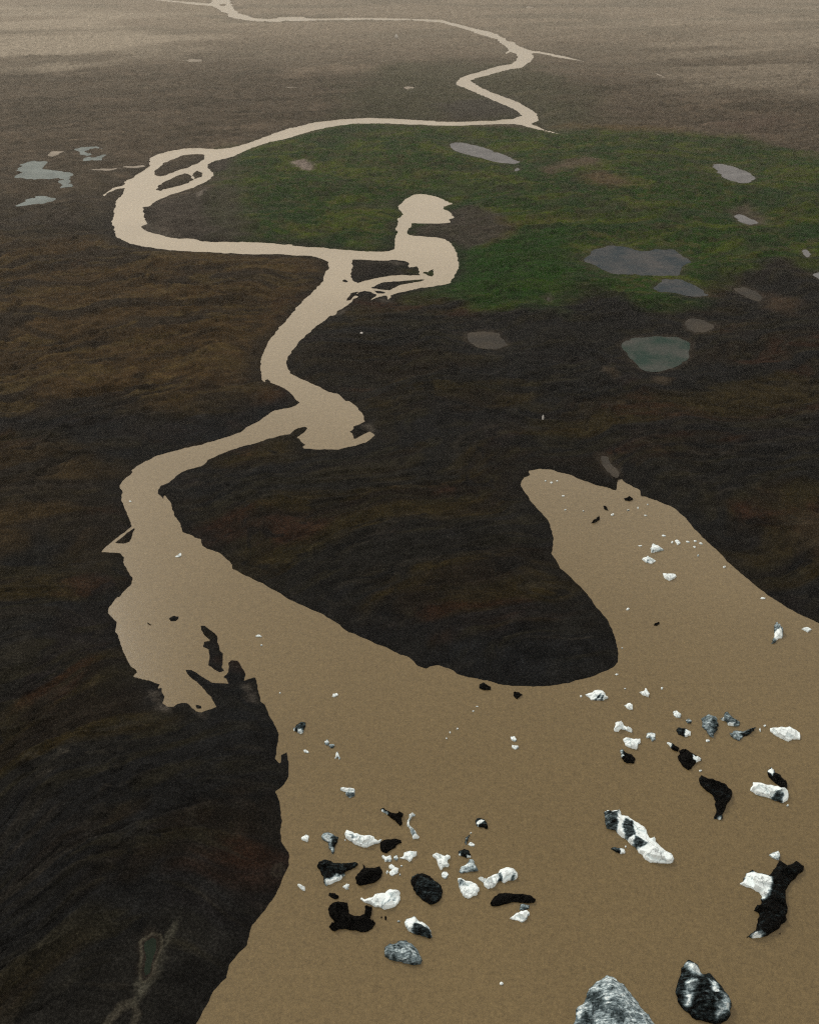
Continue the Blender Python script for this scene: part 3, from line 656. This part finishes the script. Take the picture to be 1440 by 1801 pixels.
berg(b5([(1033,560),(1070,550),(1085,510),(1110,503),(1200,503),(1197,540),(1162,555),(1152,587),(1130,600),(1105,577),(1070,570)]), -.1, 'bright white wedge iceberg with a tail pointing left, right of the ribbed chunk')
berg(b5([(943,630),(970,613),(1005,645),(1037,653),(1032,690),(980,728),(953,714),(943,690),(972,665),(948,655)]), -.05, 'white notched ice chunk just right of the black blob')
berg(b5([(916,690),(935,668),(942,690),(928,712)]), 0.0, 'small white ice chip at the left side of the notched chunk')
dot(706.2, 1523, 5, 3.6, 0.1, 'tiny ice chip up and right of the notched white chunk')
dot(703.2, 1538.5, 3.4, 4.6, 0.2, 'tiny brownish ice chip below right of the notched white chunk')
berg(c4([(538,470),(575,448),(610,460),(640,475),(660,463),(685,475),(681,495),(662,505),(662,525),(677,545),(667,567),(640,560),(625,567),(610,590),(593,565),(583,540),(573,505),(548,485)]), 0.0, 'white star shaped iceberg with a greenish left arm, in the middle of the cluster')
berg(c4([(610,620),(630,598),(655,600),(672,620),(650,653),(640,658),(616,640)]), 0.1, 'small cracked white ice chunk under the white star shaped one')
berg(b5([(293,630),(320,590),(370,573),(415,585),(450,605),(520,610),(570,605),(640,596),(672,615),(640,652),(590,672),(550,692),(547,722),(500,767),(430,797),(380,817),(358,790),(353,750),(328,690)]), 0.88, 'dark charcoal wedge iceberg with a white lower edge and an arm to the right', light=[b5([(350,755),(430,737),(550,692),(560,722),(500,775),(430,805),(370,825)])], lval=.2)
berg(b5([(638,735),(680,690),(715,650),(708,612),(735,648),(780,650),(830,645),(865,633),(890,690),(872,737),(830,777),(760,797),(690,814),(653,797),(648,765)]), 1.35, 'solid black blob shaped iceberg with one small spike on top')
berg(b5([(118,800),(140,793),(160,808),(187,820),(192,835),(187,864),(165,857),(138,835)]), -.1, 'small white ice chunk nearest the left shore, below the clean heart shaped one')
berg(b5([(523,825),(560,793),(592,800),(587,820),(572,822),(587,842),(555,847)]), 0, 'small white split ice chunk under the charcoal wedge')
berg(b5([(398,895),(410,873),(460,878),(497,905),(492,927),(460,937),(423,922)]), 1.1, 'small black oval ice chunk directly above the jagged black iceberg')
berg(b5([(393,1020),(440,963),(520,958),(572,963),(580,1000),(582,1058),(620,1078),(680,1085),(725,1068),(733,1020),(726,988),(792,998),(792,1060),(777,1110),(827,1145),(802,1192),(760,1227),(720,1234),(640,1217),(580,1212),(500,1207),(460,1227),(418,1207),(403,1180),(430,1155),(465,1150),(430,1112),(408,1080)]), 1.4, 'large jagged jet black iceberg with two upright towers and a gap between')
berg(b5([(680,935),(700,918),(730,935),(790,918),(820,888),(910,878),(950,843),(1000,846),(1042,858),(1050,920),(1032,972),(1000,1002),(905,1030),(860,1007),(820,1007),(768,977),(723,962)]), -.02, 'large white iceberg with thin dark cracks and a narrow left tail', dark=[b5([(870,1003),(960,935),(1040,910),(1030,925),(950,955),(880,1010)])], dval=.5)
dot(671, 1613.5, 3.4, 5, 1.3, 'tiny black ice chip, the left of two right of the jagged black iceberg')
dot(677.8, 1615, 5, 9.5, 1.3, 'upright black ice chip, the right of two right of the jagged black iceberg')
berg(c4([(368,680),(378,638),(420,613),(480,616),(525,633),(555,668),(600,698),(624,745),(617,800),(580,842),(530,862),(480,837),(430,792),(388,742)]), 0.84, 'smooth dark grey oval iceberg with a black crest, cluster middle', dark=[c4([(370,690),(378,635),(430,610),(530,632),(525,648),(440,640),(405,665),(400,700)])], dval=1.2)
dot(701, 1620.7, 6, 4.5, 0.3, 'brownish crumb of ice at the left tip of the grey and white wedge')
berg(c4([(318,1000),(333,973),(400,950),(425,980),(480,1008),(517,1040),(532,1075),(543,1115),(520,1132),(460,1112),(400,1092),(348,1067),(328,1035)]), 0.12, 'wedge iceberg white on its upper left and dark grey on its lower right', dark=[c4([(375,1065),(395,1025),(450,1035),(490,1035),(525,1055),(548,1115),(520,1135),(440,1110)])], dval=.85)
berg(c4([(158,1240),(163,1200),(200,1168),(240,1170),(290,1143),(340,1146),(390,1178),(432,1230),(463,1300),(452,1332),(400,1342),(330,1327),(280,1312),(200,1297),(163,1270)]), 0.49, 'rounded ash grey iceberg like a boulder with one crack, bottom of the left cluster', dark=[c4([(232,1165),(245,1168),(240,1290),(228,1290)])], dval=.8, split=False)
dot(827.8, 1464.9, 4, 4, 0.1, 'tiny pale ice bead at the top of a thin upright strip of ice')
berg(c4([(828,305),(840,312),(823,350),(806,392),(793,367),(799,340)]), 0.55, 'thin upright strip of black and white ice below a pale bead')
berg(c4([(818,385),(845,363),(877,385),(872,402),(840,397)]), 0.05, 'small white ice chunk at the foot of the thin upright strip')
berg(c4([(743,460),(748,433),(790,418),(827,428),(844,460),(847,485),(820,492),(780,480),(753,472)]), 0.85, 'small black ice chunk with white corners above the translucent grey one', light=[c4([(740,455),(760,455),(765,475),(742,472)]), c4([(815,475),(850,470),(850,495),(815,492)])])
berg(c4([(748,600),(770,558),(820,528),(835,498),(867,503),(872,530),(892,560),(907,594),(850,597),(810,607),(763,614)]), 0.36, 'translucent pale grey fin shaped iceberg above the white egg shaped one')
berg(c4([(743,650),(770,648),(800,670),(850,676),(897,703),(914,740),(897,782),(850,802),(820,814),(788,797),(763,760),(748,720)]), 0.02, 'white egg shaped iceberg with a grey upper left corner', dark=[c4([(750,660),(785,665),(805,700),(780,725),(755,705)])], dval=.5)
berg(c4([(898,650),(930,648),(950,663),(1000,638),(1060,613),(1075,583),(1120,566),(1180,573),(1212,605),(1217,640),(1190,667),(1140,670),(1110,692),(1080,672),(1050,692),(1030,722),(980,740),(953,717),(943,685),(918,670)]), -.08, 'two lobed bright white iceberg joined by a dark blue green seam', dark=[c4([(1058,608),(1082,600),(1092,655),(1062,668)]), c4([(1148,642),(1198,618),(1200,652),(1165,668)])], dval=.75)
berg(c4([(996,850),(1020,808),(1060,773),(1110,766),(1180,773),(1250,773),(1310,783),(1358,815),(1352,842),(1310,852),(1230,847),(1180,842),(1120,857),(1060,874),(1008,872)]), 1.2, 'long low black iceberg lying level like a log, right end of the left cluster')
berg(c4([(1233,857),(1260,850),(1307,865),(1302,897),(1260,907),(1228,907)]), 0.5, 'brown and white crumbled ice chunk hanging under the long black iceberg')
berg(c4([(1148,968),(1190,938),(1240,908),(1290,903),(1311,930),(1292,967),(1250,1003),(1215,987),(1178,982)]), 0.03, 'white fan shaped ice chunk with streaks, below the brown and white crumbs')
dot(881.5, 1730.5, 8, 7, 0, 'lone small white ice chunk low in the open water, below the left cluster')

# --- right cluster
dot(1021, 1224.5, 5, 5, 0, 'tiny white ice bead left of the grooved white iceberg by the peninsula')
berg(d3([(150,130),(170,123),(225,105),(250,110),(280,148),(255,162),(220,162),(183,162)]), 0.05, 'grooved white iceberg with dark stripes, nearest the tip of the dark peninsula', dark=[d3([(205,150),(240,128),(245,132),(212,158)]), d3([(228,155),(248,142),(252,158),(235,162)])], dval=.8, split=False)
berg(d3([(448,120),(475,110),(485,93),(496,112),(507,125),(500,147),(475,137)]), -.1, 'white triangular ice chunk with a sharp peak, right of the grooved iceberg')
berg(d3([(363,190),(400,176),(414,190),(412,216),(390,212)]), -.1, 'small square white ice chunk below the sharp peaked one')
berg(d3([(308,320),(316,286),(350,273),(364,298),(385,313),(412,325),(410,340),(380,330),(350,320),(335,337),(313,334)]), -.05, 'white iceberg with a long tapering foot to the right, left of the right cluster')
berg(d3([(635,225),(655,218),(680,240),(674,262),(650,257),(636,242)]), 0.12, 'small white ice chunk with a grey spot above the black and white egg shape')
berg(d3([(702,272),(722,262),(740,278),(732,290),(712,288)]), 0.42, 'brownish crumbs of ice between the small white chunk and the grey tooth')
berg(d3([(788,265),(830,238),(872,253),(884,290),(882,325),(862,345),(857,367),(835,362),(818,330),(793,310)]), 0.5, 'streaked grey molar shaped iceberg, dark on its right side', dark=[d3([(855,255),(890,290),(880,330),(855,345)])], dval=.75, split=False)
berg(d3([(650,325),(665,311),(700,316),(734,335),(732,357),(700,364),(663,352)]), 0.85, 'egg shaped ice chunk, black at the left and white at the right', light=[d3([(702,325),(738,330),(738,362),(700,358)])])
dot(1243.6, 1303, 9, 5.5, 0.02, 'small white ice chunk under the streaked grey molar shaped iceberg')
berg(d3([(893,258),(915,262),(920,228),(937,223),(967,260),(987,270),(1005,285),(1001,302),(975,307),(940,302),(928,280),(903,274)]), 0.55, 'dark grey ice chunk with white lower rim, right of the molar shaped iceberg', light=[d3([(893,256),(912,262),(925,275),(900,278)]), d3([(938,282),(972,290),(975,308),(938,305)])])
berg(d3([(943,345),(985,328),(1020,335),(1050,323),(1088,306),(1082,330),(1050,352),(1020,364),(1000,387),(975,377),(953,362)]), 0.45, 'grey ice chunk with a dark arm reaching to the upper right', dark=[d3([(1010,340),(1060,318),(1092,304),(1082,335),(1030,362)])], dval=.85)
dot(1335.6, 1284, 4, 10, 0.1, 'thin upright white ice chip between the dark arm and the big white slab')
dot(1344.2, 1276.5, 5.5, 4.5, 0.05, 'tiny white ice bead above the thin upright chip near the right edge')
berg(d3([(1168,315),(1210,313),(1275,306),(1312,325),(1333,345),(1331,380),(1290,377),(1270,390),(1225,372),(1188,350),(1168,332)]), -.12, 'big clean white slab iceberg with a level groove, near the right edge')
berg(d3([(488,345),(505,340),(537,345),(540,380),(518,390),(506,368),(488,372)]), 0.22, 'small ragged white ice chunk with dark specks right of the notched white one')
berg(d3([(358,375),(375,366),(420,376),(454,373),(457,395),(442,405),(434,434),(400,424),(373,412)]), -.05, 'white iceberg with one black speck, directly above the black round chunk')
berg(d3([(343,435),(358,428),(375,450),(410,460),(430,490),(417,512),(385,510),(363,500),(348,470)]), 1.05, 'round black ice chunk with a grey fin on its left', light=[d3([(340,428),(360,428),(368,470),(350,475)])], lval=.45)
berg(d3([(598,395),(612,393),(640,403),(670,425),(662,447),(635,437),(618,417)]), 1.0, 'small black ice chunk with a white upper left tip', light=[d3([(595,390),(614,392),(632,410),(620,418)])])
berg(d3([(666,440),(690,430),(720,438),(750,458),(787,478),(793,495),(760,507),(735,542),(715,547),(683,520),(663,490)]), 1.15, 'black wing shaped iceberg with a white trailing corner at its right', light=[d3([(748,462),(795,482),(780,500),(742,488)])])
dot(1230.8, 1355.7, 7, 4.5, 0.05, 'small white ice chip between the black wing and the black boomerang icebergs')
berg(d3([(776,600),(790,573),(830,593),(890,608),(932,628),(962,670),(952,707),(927,747),(907,790),(907,817),(858,817),(873,770),(868,720),(848,682),(808,652),(783,627)]), 1.02, 'black boomerang shaped iceberg with white crumbs at its lower tip', light=[d3([(855,798),(910,792),(910,820),(855,820)])], lval=.15)
berg(d3([(1156,545),(1178,530),(1197,560),(1227,573),(1260,610),(1263,647),(1240,652),(1198,622),(1158,582)]), 1.1, 'small black iceberg with a white upper tip, standing behind the white slab', light=[d3([(1155,545),(1178,528),(1197,558),(1180,580)])])
berg(d3([(1058,660),(1073,613),(1120,616),(1160,628),(1210,633),(1262,653),(1267,710),(1240,727),(1200,717),(1150,697),(1108,687)]), 0.05, 'white slab iceberg with grey veins and a teal black lower right corner', dark=[d3([(1170,702),(1195,670),(1240,675),(1245,722),(1200,718)])], dval=.78)
dot(1384, 1417, 5.5, 5, 0.1, 'tiny ice chip at the lower right corner of the veined white slab')
berg(e3([(76,105),(100,88),(180,93),(192,123),(230,126),(280,163),(332,193),(352,240),(370,268),(395,260),(417,300),(452,333),(502,363),(523,400),(502,427),(430,427),(368,422),(328,392),(288,342),(268,322),(223,282),(178,252),(148,217),(93,207),(83,160)]), -.02, 'long striped iceberg, black at the upper left then banded to clean white', sf=.03, dark=[e3([(70,85),(170,85),(160,215),(90,215)]), e3([(203,140),(262,150),(266,262),(225,266),(198,222)]), e3([(262,235),(325,308),(355,315),(268,324)])], dval=.78, H=1.6)
berg(e3([(118,335),(140,323),(170,328),(207,335),(212,362),(185,370),(150,357)]), 0.75, 'small ice chunk, dark left and white right, beside the long striped iceberg', light=[e3([(180,335),(215,330),(215,368),(180,370)])])
dot(1099.7, 1489, 4.5, 5, 0, 'tiny white ice bead under the middle of the long striped iceberg')
berg(e3([(1118,375),(1150,358),(1180,346),(1192,385),(1182,410),(1150,397)]), 0.2, 'cluster of white ice lumps at the top of the tall black iceberg')
berg(e3([(933,560),(958,540),(973,490),(1015,465),(1050,488),(1122,503),(1165,450),(1185,405),(1225,430),(1236,438),(1290,408),(1344,450),(1334,482),(1262,542),(1238,582),(1228,650),(1238,740),(1223,802),(1162,853),(1112,887),(1080,893),(1030,902),(975,900),(1008,868),(1036,850),(1050,800),(1055,742),(1023,727),(1043,690),(1065,688),(1078,640),(1060,612),(1000,582)]), 1.02, 'tall black iceberg with a white square block on its left and a white foot', light=[e3([(920,565),(970,480),(1015,455),(1127,500),(1133,600),(1095,640),(1050,615)]), e3([(965,905),(1005,862),(1036,846),(1090,875),(1080,900)])], lval=.0, H=1.9)
dot(1371, 1642, 3.6, 3.4, 1.2, 'tiny black ice chip right of the foot of the tall black iceberg')
berg(f3([(650,310),(663,260),(678,200),(720,148),(772,178),(797,230),(840,223),(872,263),(912,308),(942,348),(957,410),(942,472),(900,503),(850,503),(760,482),(698,432),(658,380)]), 0.86, 'dark teal iceberg mottled with white patches, low near the right corner', light=[f3([(715,148),(775,175),(795,232),(745,235),(720,190)]), f3([(710,275),(740,272),(768,300),(740,320),(712,300)]), f3([(712,325),(745,330),(742,365),(715,390)]), f3([(845,268),(870,265),(885,320),(850,325)]), f3([(905,335),(935,340),(945,365),(915,360)]), f3([(880,400),(945,385),(955,420),(920,440),(880,455)])], lval=.3, dval=.9, sf=.06, H=2.4)
berg(f3([(60,540),(92,495),(100,420),(150,378),(158,340),(198,288),(248,253),(270,233),(320,253),(382,308),(412,350),(452,400),(502,450),(532,500),(565,560),(610,640),(560,760),(380,830),(150,800),(20,700)]), 0.43, 'largest iceberg, streaky grey and white, cut by the bottom edge of the view', dark=[f3([(170,310),(230,340),(240,400),(200,390),(160,360)]), f3([(100,450),(180,440),(200,560),(90,560)]), f3([(300,380),(340,400),(380,500),(330,520)])], dval=.72, sf=.07, H=3.4, split=False)

# --- upper right bay
TL = [
 (185,130,18,9,0,'largest and brightest white chip of the specks at the upper bay head'),
 (212,122,10,8,0,'small white ice chip at the right of the specks at the bay head'),
 (157,122,8,5,.1,'faint tiny ice chip at the far left of the specks at the bay head'),
 (241,193,20,7,0,'flat white ice sliver below the specks at the bay head'),
 (250,258,12,6,.05,'small white ice sliver near the left bank of the upper bay'),
 (335,264,8,6,.15,'faint ice chip left of the black slivers in the upper bay'),
 (470,282,19,14,0,'white ice chunk between two black slivers in the upper bay'),
 (545,260,12,6,.2,'faint ice chip under the black oval by the far bank'),
 (590,250,8,14,.1,'small upright ice chip right of the black oval by the far bank'),
 (636,233,10,8,.05,'tiny ice chip nearest the far bank of the upper bay'),
 (625,285,18,7,.1,'slanted thin ice sliver below the chip nearest the far bank'),
 (712,380,24,9,.05,'thin ice sliver at the upper left of the curved row of chips'),
 (600,427,28,7,0,'level white ice sliver left of the layered white iceberg in the bay'),
 (750,410,13,14,0,'small white ice chip directly left of the bright pointed chunk in the row'),
 (822,408,26,8,0,'flat white ice sliver right of the bright pointed chunk in the row'),
 (858,405,18,10,.03,'white ice chip, second from the right end of the curved row'),
 (885,416,20,11,0,'white ice chip at the right end of the curved row'),
 (855,432,16,9,.02,'white ice chip just under the right end of the curved row'),
 (872,472,9,13,.2,'small brownish ice chip below the curved row, toward the right bank'),
 (995,527,20,9,0,'lone white ice chip close to the straight right bank'),
 (543,724,20,13,0,'lone white ice chip beside the inner bank, above the lone black oval'),
 (1173,673,32,11,0,'curved white ice sliver near the right bank, above the ringed chunk'),
 (516,907,7,7,.1,'tiny ice speck close to the tip of the dark peninsula bank'),
]
for (x_, y_, a_, b_, c_, l_) in TL:
    dot(900 + x_ / 2.667, 800 + y_ / 2.667, a_ / 2.667, b_ / 2.667, c_, l_, rot=0.25 if 'slant' in l_ or 'row' in l_ else 0)
berg(g2_([(523,205),(545,196),(570,210),(550,218),(528,214)]), 1.2, 'black oval ice chunk under the notch in the far bank of the bay')
berg(g2_([(426,239),(440,240),(453,262),(438,260)]), 1.2, 'black ice sliver slanting down right, upper left of the bay')
berg(g2_([(368,323),(388,305),(398,293),(412,291),(410,306),(395,316)]), 1.1, 'black ice sliver slanting down left with a thin tail')
berg(g2_([(662,800),(668,790),(690,784),(692,793),(678,803)]), 1.2, 'lone black oval ice chunk in the middle of the bay')
berg(g2_([(646,440),(660,416),(690,430),(712,447),(690,454),(670,457),(655,462)]), 0.15, 'layered white ice chunk with grey lines, upper of three big ones in the bay')
berg(g2_([(762,405),(772,396),(790,415),(775,424)]), -.05, 'bright pointed white ice chunk inside the curved row of chips')
berg(g2_([(608,490),(635,473),(650,485),(675,498),(655,512),(630,507)]), 0.02, 'white diamond shaped iceberg with a blue groove, middle of three in the bay', dark=[g2_([(632,494),(650,488),(652,492),(634,499)])], dval=.45, split=False)
berg(g2_([(705,556),(765,560),(771,572),(735,592),(713,577)]), -.02, 'white triangular iceberg pointing down, lowest of three in the bay')
berg(g2_([(1228,800),(1240,783),(1257,800),(1272,830),(1267,857),(1245,867),(1235,882),(1213,887),(1225,860),(1228,835)]), 0.5, 'mottled ringed ice chunk, dark with a white ring, near the right bank', light=[g2_([(1228,835),(1245,822),(1270,835),(1265,860),(1235,862)])], dark=[g2_([(1242,836),(1252,836),(1252,845),(1242,845)])])
berg(g2_([(1355,818),(1385,808),(1405,820),(1385,834),(1370,826)]), 0.03, 'white ice chunk farthest right in the bay, by the frame edge')
dot(1084, 1186.5, 6, 4, .05, 'tiny ice chip off the lower right tip of the dark peninsula')
dot(1098.5, 1211.5, 4.5, 4, .1, 'tiny ice chip above the square white chunk and below the peninsula')
dot(1163.5, 1211, 5, 6, .1, 'tiny ice chip to the upper right of the sharp peaked chunk')
# --- left arm of the lagoon
dot(229.5, 882, 7, 3, 0, 'small white ice sliver farthest up the left arm of the river')
berg(Z(160,720,4.5,[(665,1168),(690,1155),(712,1135),(718,1158),(700,1170),(680,1172)]), 0, 'white bird shaped ice chunk in the left arm, above the mud islets')
dot(456, 1119, 13, 5, 0, 'flat white ice chunk alone in the left arm, right of the mud islets')
dot(460, 1135, 5, 4, .1, 'tiny ice chip just under the flat white chunk in the left arm')
berg([(259,1095),(262,1096),(267,1099),(265,1100),(261,1098)], 1.1, 'thin black ice sliver left of the round black mud islet')

# --- pale stones on the dark plain
m_st, n, p = mat('pale_stone'); gs = noise_node(n, 3.0, 4, 0.6, node(n, 'ShaderNodeTexCoord').outputs['Object'])
n.links.new(ramp(n, gs.outputs['Fac'], [(0.3, (0.45, 0.43, 0.40)), (0.7, (0.75, 0.73, 0.70))]).outputs[0], p.inputs['Base Color']); p.inputs['Roughness'].default_value = 0.9
import bmesh
for px, py, sz, hz, lb in ((953, 750, .30, 1.0, 'pale upright stone on the dark ground, above the head of the upper bay'), (636, 596, .55, .4, 'pale stone on the black bank right of the river bend'), (697, 72, 1.6, 2.6, 'pale upright boulder on the hazy plain below the far river reach')):
    x_, y_ = ground_pt(px, py, 1.0)
    k = int(np.argmin(np.abs(Yr - y_))); j = int(np.argmin(np.abs(X[k] - x_)))
    bm = bmesh.new(); bmesh.ops.create_icosphere(bm, subdivisions=3, radius=1.0)
    rg = random.Random(px)
    pls = [Vector((rg.uniform(-1, 1), rg.uniform(-1, 1), rg.uniform(-1, 1))).normalized() for _ in range(9)]
    for v in bm.verts:
        m_ = min([1.0] + [0.78 / max(v.co.dot(q_), 1e-3) for q_ in pls if v.co.dot(q_) > 0.78]); v.co *= m_
        v.co = Vector((v.co.x * sz, v.co.y * sz * .8, v.co.z * hz + hz * .5))
    me = bpy.data.meshes.new('boulder'); bm.to_mesh(me); bm.free(); me.materials.append(m_st)
    o = bpy.data.objects.new('boulder', me); COL.objects.link(o); o.location = (x_, y_, float(z[k, j]) - 0.1)
    o['label'] = lb; o['category'] = 'boulder'; o['group'] = 'pale stones on the plain'

# ------------------------------------------------------------------ haze over the plain
m_h = bpy.data.materials.new('haze'); m_h.use_nodes = True; n = m_h.node_tree; n.nodes.clear()
ho = n.nodes.new('ShaderNodeOutputMaterial'); pv = n.nodes.new('ShaderNodeVolumePrincipled')
pv.inputs['Color'].default_value = (0.94, 0.89, 0.79, 1); pv.inputs['Density'].default_value = 0.00034; pv.inputs['Anisotropy'].default_value = 0.84
n.links.new(pv.outputs[0], ho.inputs['Volume'])
hx = float(Wr[-1] * tc[-1]) + 100
hv = np.array([(sx * hx, sy, sz) for sz in (-2.2, 124.0) for sx, sy in ((-1, -260), (1, -260), (1, 6200), (-1, 6200))], float)
hf = np.array([(0, 3, 2, 1), (4, 5, 6, 7), (0, 1, 5, 4), (1, 2, 6, 5), (2, 3, 7, 6), (3, 0, 4, 7)])
haze = mesh_np('haze', hv, hf, m_h, smooth=False); haze['kind'] = 'stuff'
